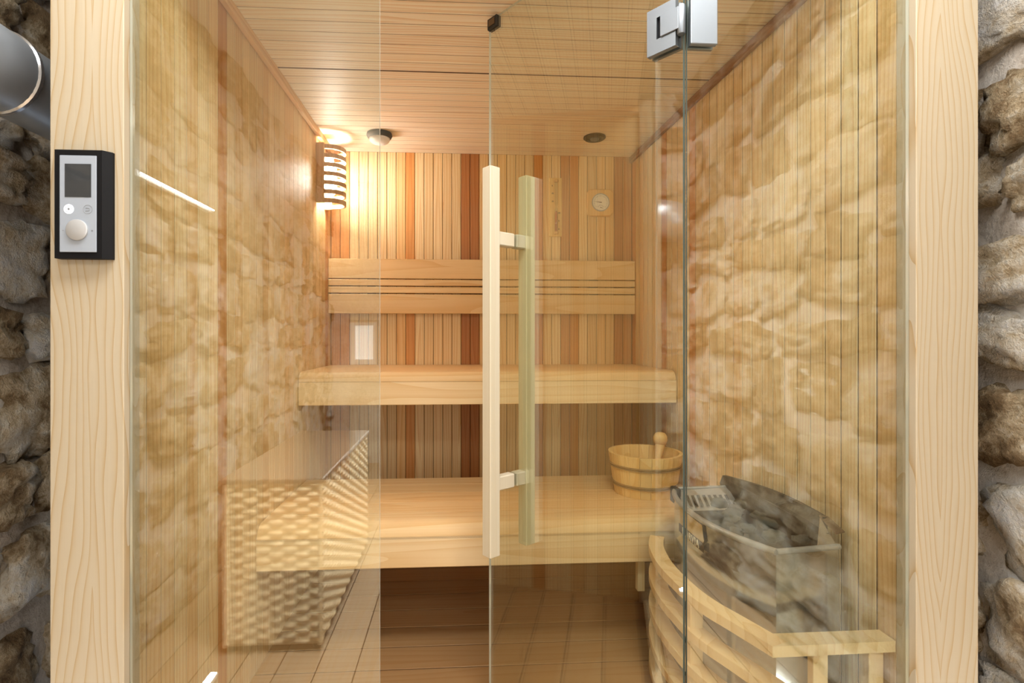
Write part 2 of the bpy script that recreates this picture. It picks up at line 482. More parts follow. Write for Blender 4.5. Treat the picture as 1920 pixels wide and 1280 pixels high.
TH = math.radians(53)
door = thing('door_1', 'frameless glass door standing open into the sauna', 'door', (0.4655, YG, 0.0), kind='structure')
door.rotation_euler = (0, 0, -TH)      # local -X runs along the leaf, local -Y is the outer side
LD = 0.624
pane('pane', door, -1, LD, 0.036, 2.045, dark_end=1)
u = -0.525
def bar(name, y0, y1):
    c = (u, (y0 + y1) / 2, 1.0405)
    o = shift(MB().box((u - 0.0175, y0, 0.511), (u + 0.0175, y1, 1.570), ch=0.002), c).obj(name, M['handle'], door, (0.70, 0.655, 0.53)); o.location = c
    return o
ho = bar('handle_bar', -0.0975, -0.0625); ho['label'] = 'long pale wooden pull bar on the outer side'
hi = bar('handle_bar', 0.0375, 0.0725); hi['label'] = 'long pale wooden pull bar on the inner side'
hi.color = (0.72, 0.67, 0.44, 1)
for z in (1.378, 0.706):
    for par, ya, yb_ in ((ho, -0.0625, -0.0042), (hi, 0.0042, 0.0375)):
        c = (u, (ya + yb_) / 2, z)
        o = shift(MB().box((u - 0.014, ya, z - 0.019), (u + 0.014, yb_, z + 0.019), ch=0.0025), c).obj('handle_spacer', M['handle'], par, (0.70, 0.65, 0.52))
        o.location = Vector(c) - par.location
# hinge: leaf plates on the door, plates on the fixed pane
def hinge(z0, z1):
    hg = MB()
    s1 = -1
    # door-side plate with slot (outer face)
    xa, xb = -0.078, -0.006
    for ya, yb_ in ((-0.016, -0.0045), (0.0045, 0.014)):
        hg.box((xa, ya, z0), (-0.0545, yb_, z1))
        hg.box((-0.0545, ya, z0), (-0.0445, yb_, z0 + 0.030))
        hg.box((-0.0545, ya, z1 - 0.022), (-0.0445, yb_, z1))
        hg.box((-0.0445, ya, z0), (xb - 0.004, yb_, z1))
    hg.box((-0.0445, -0.0195, z0 + 0.030), (xb + 0.004, -0.0158, z1 - 0.022), ch=0.001)
    o = hg.obj('hinge_plate', M['chrome'], door)
    b = MB().lathe([(0.0075, z0 + 0.02), (0.0085, z0 + 0.022), (0.0085, z1 - 0.02), (0.0075, z1 - 0.018)], 16, c=(-0.0005, -0.010, 0)).obj('hinge_pin', M['chrome'], o, smooth='auto')
    sl = MB().box((-0.0543, -0.0095, z0 + 0.028), (-0.0445, -0.0046, z1 - 0.02)).obj('slot', M['black'], o)
    # fixed-pane side
    f = MB()
    for ya, yb_ in ((YG - 0.016, YG - 0.0045), (YG + 0.0045, YG + 0.014)):
        f.box((0.4735, ya, z0 - 0.004), (0.5300, yb_, z1), ch=0.0015)
    f.obj('hinge_plate', M['chrome'], g2).location = (-0.953, -YG, 0)
hinge(1.714, 1.812)
# small dark clip on the free top corner of the door
cp = MB().box((-LD - 0.003, -0.010, 2.013), (-LD + 0.040, 0.010, 2.047), ch=0.003).obj('corner_clip', M['darksteel'], door)
cp['label'] = 'small dark clip on the free top corner'
MB().box((-LD + 0.006, -0.0115, 2.021), (-LD + 0.032, -0.0098, 2.039)).obj('clip_inset', M['brownsteel'], cp)

# ------------------------------------------------------------------ benches
BC = (0.82, 0.60, 0.33)
def bullnose(x0, x1, y0, y1, ztop, t, r, name, parent, color):
    """front board with a rounded top front edge; profile in YZ swept along X (local Z = X)"""
    prof = [(y1, ztop - t), (y1, ztop)]
    for k in range(8):
        a = PI / 2 * k / 7
        prof.append((y0 + r - r * math.sin(a), ztop - r + r * math.cos(a)))
    prof += [(y0, ztop - t - 0.012), (y0 + 0.02, ztop - t - 0.012), (y0 + 0.02, ztop - t)]
    cy, cz = (y0 + y1) / 2, ztop - t / 2
    pl = [(-(yy - cy), -(zz - cz)) for yy, zz in prof]       # FR_TOP: local x=-Y, local y=-Z
    ln = x1 - x0
    o = MB().prism(pl, -ln / 2, ln / 2).obj(name, M['bench'], parent, color)
    o.data.set_sharp_from_angle(angle=math.radians(35)); [setattr(p, 'use_smooth', True) for p in o.data.polygons]
    o.matrix_local = frame(*FR_TOP, ((x0 + x1) / 2, cy, cz))
    return o

def bench(name, label, yf, ytops, ztop, r, fz0, fz1):
    b = thing(name, label, 'bench')
    x0 = XL + 0.0015
    for i, (ya, yb_) in enumerate(ytops):
        x1 = xr(yb_) - 0.0015
        if i == 0: bullnose(x0, x1, ya, yb_ - 0.003, ztop, 0.028, r, 'front_board', b, tone(BC, .03))
        else: board('seat_board', b, FR_TOP, ((x0 + x1) / 2, (ya + yb_) / 2, ztop - 0.014), yb_ - ya - 0.0025, 0.028, round(x1 - x0, 3), 0.0004, 'bench', tone((0.80, 0.57, 0.30), .06))
    x1 = xr(yf) - 0.003
    board('fascia', b, FR_FRONT, ((x0 + x1) / 2, yf + 0.0125, (fz0 + fz1) / 2), fz1 - fz0, 0.025, round(x1 - x0, 3), 0.002, 'bench', tone((0.86, 0.68, 0.42), .02))
    ym = ytops[-1][1]
    for xx in (-0.60, 0.10, 0.84):
        board('bearer', b, ((1, 0, 0), (0, 0, -1), (0, 1, 0)), (xx, (yf + .03 + ym) / 2, ztop - 0.028 - 0.030), 0.04, 0.058, round(ym - yf - .03, 3), 0.002, 'bench', (0.60, 0.42, 0.22))
    return b
bu = bench('upper_bench', 'upper honey-coloured wooden bench below the backrest', 2.228,
           [(2.228, 2.36), (2.36, 2.465), (2.465, 2.57), (2.57, 2.675), (2.675, 2.78)], 0.962, 0.040, 0.825, 0.921)
bl = bench('lower_bench', 'lower honey-coloured wooden bench with the bucket on it', 1.774,
           [(1.774, 1.892), (1.892, 2.008), (2.008, 2.124), (2.124, 2.24), (2.24, 2.345)], 0.490, 0.050, 0.345, 0.449)
o = MB().prism([(-.018, -.012), (.018, -.012), (.018, .012), (-.018, .012)], ZF + 0.001, 0.402).obj('leg', M['bench'], bl, (0.60, 0.42, 0.22)); o.location = (0.80, 2.124, 0)
o = MB().prism([(-.012, -.012), (.012, -.012), (.012, .012), (-.012, .012)], 0.232, 0.402).obj('support_block', M['bench'], bl, (0.78, 0.66, 0.42)); o.location = (0.624, 1.815, 0)

# backrest
br = thing('backrest', 'slatted wooden backrest fixed across the back wall', 'backrest')
for z0, z1, nm in ((1.402, 1.501, 'wide_slat'), (1.366, 1.397, 'narrow_slat'), (1.329, 1.360, 'narrow_slat'), (1.225, 1.323, 'wide_slat')):
    board(nm, br, FR_FRONT, ((XL + XR) / 2, YB - 0.045, (z0 + z1) / 2), z1 - z0, 0.02, round(XR - XL - 0.004, 3), 0.002, 'bench', tone((0.83, 0.62, 0.34), .03))
for xx in (-0.45, 0.12, 0.70):
    MB().box((xx - .02, YB - 0.035, 1.235), (xx + .02, YB - 0.0015, 1.49)).obj('bracket', M['lining'], br)

# ------------------------------------------------------------------ wall lamp
wlp = thing('wall_lamp', 'lit sauna wall lamp with curved wooden slat shade in the corner', 'lamp', (XL, 2.585, 1.868))
def lamp_path(off=0.0, k=18):
    pts = []
    for i in range(k + 1):
        a = PI * i / k
        pts.append((0.030 + (0.088 - off) * math.sin(a) ** 0.8, -(0.075 - off) * math.cos(a)))
    return pts
LCOL = (0.62, 0.42, 0.26)
for sgn in (-1, 1):
    y0 = sgn * 0.075
    o = MB().box((0.0005, y0 - 0.006, -0.140), (0.036, y0 + 0.006, 0.137), ch=0.001).obj('side_plate', M['panel'], wlp, LCOL)
for i in range(7):
    zc = -0.127 + i * 0.0415
    o = shift(MB().band(lamp_path(), 0.009, zc - 0.010, zc + 0.010), (0.05, 0, zc)).obj('slat', M['panel'], wlp, LCOL)
    o.location = (0.05, 0, zc)
MB().lathe([(0.012, -0.09), (0.030, -0.075), (0.034, -0.02), (0.030, 0.05), (0.014, 0.075)], 16, c=(0.042, 0, 0)).obj('bulb', M['bulb'], wlp, smooth=True)
MB().lathe([(0.02, 0.072), (0.02, 0.10)], 14, c=(0.042, 0, 0)).obj('socket', M['white'], wlp)
MB().box((0.0005, -0.022, 0.082), (0.04, 0.022, 0.11), ch=.002).obj('socket_mount', M['white'], wlp)

# ceiling sensor and vent
cs = thing('ceiling_light', 'round grey ceiling fitting with a white dome', 'ceiling light', (-0.376, 2.53, ZC))
MB().lathe([(0.058, -0.0005), (0.060, -0.010), (0.055, -0.020), (0.048, -0.024)], 32).obj('base_ring', M['grey'], cs, smooth='auto')
MB().lathe([(0.049, -0.022), (0.046, -0.034), (0.036, -0.044), (0.020, -0.050), (0.006, -0.052)], 32).obj('dome', M['dome'], cs, smooth=True)
cv = thing('ceiling_vent', 'round black ceiling vent near the right wall', 'vent', (0.642, 2.51, ZC))
MB().lathe([(0.052, -0.0005), (0.053, -0.006), (0.046, -0.012), (0.034, -0.010), (0.032, -0.003)], 32).obj('vent_ring', M['black'], cv, smooth='auto')
MB().lathe([(0.004, -0.005), (0.019, -0.007), (0.021, -0.013), (0.012, -0.017), (0.002, -0.018)], 24).obj('vent_valve', M['grey'], cv, smooth='auto')

# ------------------------------------------------------------------ hourglass
hx, hz = 0.5015, 1.786
hgl = thing('sand_timer', 'narrow wooden sand timer board with red sand on the back wall', 'sand timer', (hx, YB - 0.0005, hz))
shift(MB().box((-0.0335, -0.012, -0.154), (0.0335, -0.0003, 0.154), ch=0.002), (0, 0, 0)).obj('backboard', M['bench'], hgl, (0.88, 0.66, 0.30))
tb = MB().lathe([(0.0078, -0.132), (0.0090, -0.128), (0.0090, -0.015), (0.0025, -0.002), (0.0025, 0.002), (0.0090, 0.015), (0.0090, 0.125), (0.0078, 0.130)], 16, c=(0.002, -0.021, 0)).obj('glass_tube', M['tube_glass'], hgl, smooth=True)
MB().lathe([(0.0070, -0.130), (0.0070, -0.028), (0.001, -0.022)], 14, c=(0.002, -0.021, 0)).obj('sand', M['sand'], hgl, smooth='auto')
for z in (-0.136, 0.134):
    MB().lathe([(0.011, z - 0.006), (0.012, z), (0.011, z + 0.006)], 14, c=(0.002, -0.0215, 0)).obj('holder', M['bench'], hgl, (0.70, 0.45, 0.2))
for i, z in enumerate((0.112, 0.072, 0.030)):
    for k in range(1 if i == 0 else 2):
        MB().box((-0.0195 + k * 0.005, -0.0126, z - 0.004), (-0.0160 + k * 0.005, -0.0119, z + 0.004)).obj('mark', M['dark_ink'], hgl)
for i, z in enumerate((-0.030, -0.072, -0.115)):
    for k in range(2 if i == 0 else 1):
        MB().box((0.0155 + k * 0.005, -0.0126, z - 0.004), (0.0190 + k * 0.005, -0.0119, z + 0.004)).obj('mark', M['dark_ink'], hgl)

# thermometer
tx, tz = 0.7375, 1.811
tm = thing('thermometer', 'square wooden thermometer with a round white dial', 'thermometer', (tx, YB - 0.0005, tz))
S, Cc = 0.070, 0.016
oct_ = [(-S + Cc, -S), (S - Cc, -S), (S, -S + Cc), (S, S - Cc), (S - Cc, S), (-S + Cc, S), (-S, S - Cc), (-S, -S + Cc)]
fm = MB()
n8 = 8
vs = [(x, 0.0, z) for x, z in oct_] + [(x, -0.018, z) for x, z in oct_] + [(x * .94, -0.024, z * .94) for x, z in oct_]
fs = [tuple(range(8)), tuple(range(16, 24))]
for k in range(2): fs += [(k * 8 + i, k * 8 + (i + 1) % 8, (k + 1) * 8 + (i + 1) % 8, (k + 1) * 8 + i) for i in range(8)]
fm.add(vs, fs).obj('frame', M['bench'], tm, (0.84, 0.56, 0.24))
bz = MB().lathe([(0.047, -0.0235), (0.047, -0.029), (0.0425, -0.029), (0.0425, -0.0245)], 40, axis='Y', cap=False).obj('bezel', M['rimsteel'], tm, smooth='auto')
dl = MB().lathe([(0.0430, -0.0242), (0.0430, -0.0262)], 40, axis='Y').obj('dial', M['dial'], tm)
tk = MB()
for i in range(33):
    a = math.radians(225 - 270 * i / 32)
    r0, r1 = (0.030, 0.038) if i % 4 == 0 else (0.033, 0.038)
    d = Vector((math.cos(a), 0, math.sin(a))); p = Vector((-d.z, 0, d.x)) * 0.0007
    q = [d * r0 - p, d * r1 - p, d * r1 + p, d * r0 + p]
    tk.add([(v.x, -0.0266, v.z) for v in q], [(0, 1, 2, 3)])
for i in range(14):
    a = math.radians(160 - 140 * i / 13); d = Vector((math.cos(a), 0, math.sin(a))); p = Vector((-d.z, 0, d.x)) * 0.0006
    cz = Vector((0, 0, -0.029))
    q = [d * .013 - p + cz, d * .0165 - p + cz, d * .0165 + p + cz, d * .013 + p + cz]
    tk.add([(v.x, -0.0266, v.z) for v in q], [(0, 1, 2, 3)])
tk.obj('scale_marks', M['ink'], dl)
def needle(ang, ln, w, cz, nm):
    d = Vector((math.cos(ang), 0, math.sin(ang))); p = Vector((-d.z, 0, d.x))
    c0 = Vector((0, -0.0272, cz))
    q = [c0 - d * ln * .15 - p * w, c0 + d * ln, c0 - d * ln * .15 + p * w]
    q2 = [v + Vector((0, -0.0008, 0)) for v in q]
    MB().add(q + q2, [(0, 1, 2), (3, 4, 5), (0, 1, 4, 3), (1, 2, 5, 4), (2, 0, 3, 5)]).obj(nm, M['dark_ink'], tm)
needle(math.radians(173), 0.036, 0.0022, 0.0, 'needle')
needle(math.radians(-18), 0.016, 0.0018, -0.027, 'needle')

# ------------------------------------------------------------------ bucket and ladle
bx, by, bz0 = 0.738, 2.09, 0.4905
bk = thing('sauna_bucket', 'round wooden sauna bucket with two hoops on the lower bench', 'bucket', (bx, by, bz0))
NS = 20
def rb(z): return 0.119 + (0.143 - 0.119) * z / 0.160
stv = MB()
g = 0.010
hw = PI / NS - 0.004
vs = []
for z in (0.0, 0.160):
    for rr in (rb(z), rb(z) - 0.012):
        for a in (-hw, 0, hw): vs.append((rr * math.cos(a), rr * math.sin(a), z))
stv.add(vs, [(0, 1, 7, 6), (1, 2, 8, 7), (4, 3, 9, 10), (5, 4, 10, 11), (0, 6, 9, 3), (2, 5, 11, 8), (6, 7, 10, 9), (7, 8, 11, 10), (1, 0, 3, 4), (2, 1, 4, 5)])
sme = stv.mesh('stave', M['bench'])
for i in range(NS):
    o = link('stave', sme, bk, tone((0.86, 0.62, 0.28), .07)); o.rotation_euler = (0, 0, 2 * PI * i / NS)
MB().lathe([(0.002, 0.010), (0.1075, 0.010), (0.1075, 0.022), (0.002, 0.022)], 28).obj('bottom', M['bench'], bk, (0.7, 0.5, 0.25))
for z in (0.040, 0.112):
    for dz in (-0.006, 0.002):
        MB().lathe([(rb(z) + 0.0001, z + dz - 0.0005), (rb(z) + 0.0045, z + dz + 0.001), (rb(z) + 0.0045, z + dz + 0.005), (rb(z) + 0.0006, z + dz + 0.0065)], 40, cap=False).obj('hoop', M['hoop'], bk, smooth='auto')
ld = thing('ladle', 'wooden ladle with a round-ended handle leaning in the bucket', 'ladle', (0.80, 2.13, 0.515))
hdl = MB().tube([(-0.030, -0.05, 0.035), (-0.008, -0.02, 0.075), (0.016, 0.01, 0.125), (0.022, 0.018, 0.148)], [0.009, 0.012, 0.017, 0.021], 12).obj('handle', M['bench'], ld, (0.80, 0.54, 0.24), smooth='auto')
MB().lathe([(0.004, -0.030), (0.020, -0.024), (0.0295, -0.004), (0.028, 0.012), (0.018, 0.025), (0.004, 0.029)], 18, c=(0.024, 0.020, 0.172)).obj('knob', M['bench'], ld, (0.84, 0.58, 0.25), smooth=True)
MB().lathe([(0.012, 0.0), (0.034, 0.006), (0.043, 0.030), (0.039, 0.030), (0.030, 0.010), (0.004, 0.006)], 20, c=(-0.045, -0.068, 0.006)).obj('bowl', M['bench'], ld, (0.74, 0.46, 0.18), smooth='auto')

# ------------------------------------------------------------------ heater
HB = 0.905
near = [(0.716, 1.735), (0.690, 1.680), (0.672, 1.600), (0.665, 1.520), (0.667, 1.440), (0.680, 1.365), (0.702, 1.295), (0.744, 1.214)]
def smoothpath(p, k=3):
    out = []
    for i in range(len(p) - 1):
        a, b, c, d = p[max(i - 1, 0)], p[i], p[i + 1], p[min(i + 2, len(p) - 1)]
        for j in range(k):
            t = j / k
            out.append(tuple(0.5 * (2 * b[m] + (c[m] - a[m]) * t + (2 * a[m] - 5 * b[m] + 4 * c[m] - d[m]) * t * t + (3 * b[m] - a[m] - 3 * c[m] + d[m]) * t ** 3) for m in range(2)))
    out.append(p[-1]); return out
nearS = smoothpath(near)
heater = thing('sauna_heater', 'polished steel electric sauna heater full of dark stones', 'heater', (0.80, 1.48, ZF))
H0 = (0.80, 1.48, ZF)
def hobj(mb, nm, mat, par=None, smooth=False):
    return shift(mb, H0).obj(nm, mat, par or heater, smooth=smooth)
outline = nearS + [(0.915, 1.236), (HB, 1.735)]
# outer skin: open-topped shell
def ring_shell(poly, inset, z0, z1):
    cx = sum(p[0] for p in poly) / len(poly); cy = sum(p[1] for p in poly) / len(poly)
    inn = [(p[0] + (cx - p[0]) * inset, p[1] + (cy - p[1]) * inset) for p in poly]
    m = MB(); n = len(poly)
    vs = [(x, y, z0) for x, y in poly] + [(x, y, z1) for x, y in poly] + [(x, y, z1) for x, y in inn] + [(x, y, z0) for x, y in inn]
    fs = []
    for i in range(n):
        j = (i + 1) % n
        fs += [(i, j, n + j, n + i), (n + i, n + j, 2 * n + j, 2 * n + i), (2 * n + i, 2 * n + j, 3 * n + j, 3 * n + i), (3 * n + i, 3 * n + j, j, i)]
    return m.add(vs, fs), inn
sh, inn = ring_shell(outline, 0.05, 0.10, 0.598)
hobj(sh, 'body', M['steel'], smooth='auto')
hobj(MB().prism(inn, 0.10, 0.500), 'stone_tray', M['darksteel'])
for (xx, yy) in ((0.74, 1.28), (0.87, 1.28), (0.74, 1.66), (0.87, 1.66)):
    hobj(MB().lathe([(0.014, ZF + .0005), (0.014, 0.1005)], 12, c=(xx, yy, 0)), 'foot', M['darksteel'])
rim = [(x, y, 0.602) for x, y in nearS]
hobj(MB().tube(rim, 0.008, 10), 'front_rim', M['rimsteel'], smooth='auto')
hobj(MB().tube([(0.744, 1.214, 0.602), (0.915, 1.236, 0.602)], 0.007, 10), 'end_rim', M['rimsteel'], smooth='auto')
hobj(MB().tube([(0.716, 1.735, 0.602), (0.905, 1.735, 0.606)], 0.006, 10), 'end_rim', M['rimsteel'], smooth='auto')
hobj(MB().box((0.700, 1.700, 0.560), (0.722, 1.742, 0.612), ch=.004), 'rim_corner', M['darksteel'])
# inner apron along the rim, sloping into the stones
apr = MB()
k = len(nearS)
vs = [(x, y, 0.600) for x, y in nearS] + [(x + 0.022, y + (1.48 - y) * .06, 0.560) for x, y in nearS]
apr.add(vs, [(i, i + 1, k + i + 1, k + i) for i in range(k - 1)])
hobj(apr, 'apron', M['rimsteel'], smooth=True)
# far end louvre
lv = hobj(MB().add([(0.722, 1.728, 0.600), (0.898, 1.728, 0.606), (0.888, 1.640, 0.560), (0.712, 1.650, 0.556)], [(0, 1, 2, 3)]), 'louvre_plate', M['rimsteel'])
for i in range(8):
    xx = 0.735 + i * 0.0185
    s = MB().add([(xx, 1.700, 0.5905), (xx + 0.010, 1.700, 0.5908), (xx + 0.006, 1.655, 0.5680), (xx - 0.004, 1.655, 0.5675)], [(0, 1, 2, 3)])
    hobj(s, 'louvre_slot', M['black'], lv)
# raised black back lip, arched along the wall
bkp = MB()
pts = []
for i in range(15):
    t = i / 14; yy = 1.765 - t * (1.765 - 1.262)
    pts.append((0.893 + 0.012 * math.sin(PI * t), yy, 0.637 + 0.026 * math.sin(PI * t * 0.62) + 0.004 * t))
k = len(pts)
vs = [(x - 0.010, y, z - 0.026) for x, y, z in pts] + [(x, y, z) for x, y, z in pts] + [(x + 0.012, y, z) for x, y, z in pts] + [(x + 0.012, y, z - 0.045) for x, y, z in pts] + [(x - 0.006, y, z - 0.045) for x, y, z in pts]
fs = []
for q in range(5):
    r_ = (q + 1) % 5
    fs += [(q * k + i, q * k + i + 1, r_ * k + i + 1, r_ * k + i) for i in range(k - 1)]
fs += [tuple(q * k for q in range(5)), tuple(q * k + k - 1 for q in range(5))]
bkp.add(vs, fs)
hobj(bkp, 'back_lip', M['darksteel'])
q4 = [(0.886, 1.268, 0.668), (0.906, 1.262, 0.666), (0.934, 1.243, 0.636), (0.910, 1.241, 0.632)]
fl_ = MB().add(q4 + [(x, y - .001, z - .003) for x, y, z in q4], [(0, 1, 2, 3), (4, 5, 6, 7), (0, 1, 5, 4), (1, 2, 6, 5), (2, 3, 7, 6), (3, 0, 4, 7)])
hobj(fl_, 'flange', M['brownsteel'])
q3 = [(0.888, 1.264, 0.662), (0.862, 1.236, 0.603), (0.912, 1.240, 0.603)]
df = MB().add(q3 + [(x, y + .003, z) for x, y, z in q3], [(0, 1, 2), (3, 4, 5), (0, 1, 4, 3), (1, 2, 5, 4), (2, 0, 3, 5)])
hobj(df, 'deflector', M['steel'])
hobj(MB().box((0.892, 1.250, 0.500), (0.900, 1.735, 0.630)), 'back_panel', M['darksteel'])
# maker's label with raised letters
lab = MB().add([(0.6640, 1.575, 0.592), (0.6628, 1.425, 0.592), (0.6640, 1.415, 0.552), (0.6640, 1.440, 0.517), (0.6640, 1.575, 0.517)], [(0, 1, 2, 3, 4)])
lb = hobj(lab, 'maker_label', M['label_tan'])
stp = MB().add([(0.6632, 1.580, 0.545), (0.6622, 1.412, 0.545), (0.6622, 1.412, 0.520), (0.6632, 1.580, 0.520)], [(0, 1, 2, 3)])
hobj(stp, 'label_strip', M['dark_ink'], lb)
cu = bpy.data.curves.new('lettering', 'FONT'); cu.body = 'HARVIA'; cu.size = 0.030; cu.extrude = 0.0006; cu.align_x = 'CENTER'; cu.space_character = 1.08
tmp = bpy.data.objects.new('tmp_text', cu); COL.objects.link(tmp)
bpy.context.view_layer.update()
tme = bpy.data.meshes.new_from_object(tmp.evaluated_get(bpy.context.evaluated_depsgraph_get()))
bpy.data.objects.remove(tmp)
tme.materials.clear(); tme.materials.append(M['label_cream'])
lt = link('lettering', tme, lb, None, frame((0, -1, 0), (0, 0, 1), (-1, 0, 0), (0.6612 - H0[0], 1.496 - H0[1], 0.5225 - H0[2])))

# rocks
def rock_mesh(seed, name, sub, mat, amp, freq, sq):
    bm = bmesh.new(); bmesh.ops.create_icosphere(bm, subdivisions=sub, radius=1)
    o = Vector((seed * 7.3, seed * 3.1, seed * 5.7))
    for v in bm.verts:
        d = v.co.normalized()
        q = Vector([math.copysign(abs(c) ** sq, c) for c in d])
        q = q / max(abs(q.x), abs(q.y), abs(q.z)) * 0.55 + d * 0.45
        a = noise.fractal(d * freq + o, 0.7, 2.1, 6) * amp
        a += noise.noise(d * 1.1 + o * 2) * amp * 0.8
        v.co = q * (1 + a)
    me = bpy.data.meshes.new(name); bm.to_mesh(me); bm.free()
    for p in me.polygons: p.use_smooth = True
    me.materials.append(M[mat]); return me
rocks = [rock_mesh(i + 1, 'heater_stone', 3, 'rock', 0.28, 1.7, 0.9) for i in range(5)]
for me in rocks:
    c0 = sum((v.co for v in me.vertices), Vector()) / len(me.vertices)
    rm = max((v.co - c0).length for v in me.vertices)
    for v in me.vertices: v.co = (v.co - c0) / rm
def inside(x, y, m):
    if not (1.245 + m < y < 1.668 - m): return False
    xe = None
    for a, b in zip(nearS, nearS[1:]):
        if min(a[1], b[1]) <= y <= max(a[1], b[1]):
            t = (y - a[1]) / (b[1] - a[1] + 1e-9); xe = a[0] + t * (b[0] - a[0])
    return xe is not None and xe + m < x < 0.891 - m
placed = []
tries = 0
while len(placed) < 40 and tries < 4000:
    tries += 1
    x, y = random.uniform(0.68, 0.89), random.uniform(1.24, 1.66)
    r = random.uniform(0.020, 0.036)
    if not inside(x, y, r + 0.010): continue
    if any((x - a) ** 2 + (y - b) ** 2 < (0.98 * (r + c)) ** 2 for a, b, c in placed): continue
    placed.append((x, y, r))
    o = link('heater_stone', rocks[len(placed) % 5])
    o.location = (x, y, 0.502 + r * 0.80 + 0.001); o.scale = (r, r, r * 0.8)
    o.rotation_euler = (0, 0, random.uniform(0, 6))
    tag(o, 'dark grey-green stone heaped in the steel heater', 'stone', 'stones heaped in the heater')

lower = list(placed)
upper = []
tries = 0
while len(upper) < 15 and tries < 4000:
    tries += 1
    x, y = random.uniform(0.76, 0.87), random.uniform(1.29, 1.62)
    r = random.uniform(0.026, 0.036)
    if not inside(x, y, r + 0.004) or any((x - a) ** 2 + (y - b) ** 2 < (0.98 * (r + c)) ** 2 for a, b, c in upper): continue
    upper.append((x, y, r))
    o = link('heater_stone', rocks[len(upper) % 5])
    o.location = (x, y, 0.596); o.scale = (r, r, r * 0.62)
    o.rotation_euler = (0, 0, random.uniform(0, 6))
    tag(o, 'dark grey-green stone heaped in the steel heater', 'stone', 'stones heaped in the heater')

# ------------------------------------------------------------------ heater guard
gd = thing('heater_guard', 'curved wooden slat guard rail around the heater', 'guard rail', (0.66, 1.45, ZF))
G0 = (0.66, 1.45, ZF)
rp = smoothpath([(0.6385, 1.755), (0.606, 1.680), (0.585, 1.580), (0.579, 1.500), (0.582, 1.420), (0.589, 1.350), (0.606, 1.280), (0.630, 1.220), (0.672, 1.108)], 3)
full = rp
for i, zt in enumerate((0.443, 0.351, 0.259, 0.167, 0.075)):
    o = MB().band(full, 0.045, zt - 0.024, zt)
    rl = shift(o, G0).obj('side_rail', M['bench'], gd, tone((0.88, 0.66, 0.36), .04), smooth='auto')
    # straight front piece
    fr_ = MB().prism([(0.671, 1.108), (xr(1.13) - 0.004, 1.112), (xr(1.13) - 0.004, 1.158), (0.7017, 1.157), (0.714, 1.124)], zt - 0.024, zt)
    if i == 0 or i >= 3:
        shift(fr_, G0).obj('front_rail', M['bench'], gd, tone((0.88, 0.70, 0.42), .03))
def guard_post(x, y):
    o = MB().box((x - 0.017, y - 0.010, ZF + 0.001), (x + 0.017, y + 0.010, 0.4185), ch=.001)
    shift(o, G0).obj('guard_post', M['bench'], gd, (0.86, 0.68, 0.40))
guard_post(0.792, 1.137); guard_post(0.920, 1.137); guard_post(0.614, 1.36); guard_post(0.640, 1.655)

# ------------------------------------------------------------------ control panel
cpn = thing('control_panel', 'black-framed sauna control panel with white face and knob on the left post', 'control panel', (-0.7065, 1.0605, 1.357))
W2, H2 = 0.0485, 0.1015
poly = [(-W2, 0), (-W2, -0.018), (W2 - 0.012, -0.018), (W2, -0.006), (W2, 0)]
MB().prism(poly, -H2, H2).obj('housing', M['black'], cpn)
fx0, fx1 = -0.0385, 0.0275
fc = MB().box((fx0, -0.0200, -0.090), (fx1, -0.0178, 0.0905), ch=.0008).obj('face_plate', M['panel_face'], cpn)
fcx = (fx0 + fx1) / 2
MB().box((-0.0285, -0.0206, 0.0125), (0.0185, -0.0199, 0.0745)).obj('screen', M['screen'], fc)
ic = MB().lathe([(0.0088, -0.0204), (0.0088, -0.0199)], 28, c=(-0.0215, 0, -0.010), axis='Y').obj('light_button', M['icon_lit'], fc)
for i in range(8):
    a = 2 * PI * i / 8 + .2
    MB().lathe([(0.0009, -0.0207), (0.0009, -0.0203)], 8, c=(-0.0215 + .0055 * math.cos(a), 0, -0.010 + .0055 * math.sin(a)), axis='Y').obj('icon_dot', M['ink'], ic)
MB().lathe([(0.0024, -0.0207), (0.0024, -0.0203)], 12, c=(-0.0215, 0, -0.010), axis='Y').obj('icon_dot', M['ink'], ic)
pb = MB().tube([(0.0125 + .008 * math.cos(2 * PI * i / 28), -0.0201, -0.010 + .008 * math.sin(2 * PI * i / 28)) for i in range(28)], 0.0004, 6, closed=True).obj('power_button', M['ink'], fc)
MB().tube([(0.0088, -0.0202, -0.0075), (0.0138, -0.0202, -0.0075), (0.0158, -0.0202, -0.0088), (0.0158, -0.0202, -0.0115), (0.0138, -0.0202, -0.0127), (0.0088, -0.0202, -0.0127)], 0.0006, 6).obj('power_icon', M['ink'], pb)
MB().lathe([(0.0195, -0.0198), (0.0195, -0.0232), (0.0180, -0.0242), (0.002, -0.0238)], 40, c=(-0.006, 0, -0.049), axis='Y').obj('knob', M['knob'], fc, smooth='auto')
MB().box((-0.0335, -0.0204, -0.0500), (-0.0305, -0.0199, -0.0493)).obj('minus_mark', M['ink'], fc)
pm = MB().box((0.0185, -0.0204, -0.0500), (0.0220, -0.0199, -0.0493)); pm.box((0.0199, -0.0204, -0.0514), (0.0206, -0.0199, -0.0479))
pm.obj('plus_mark', M['ink'], fc)

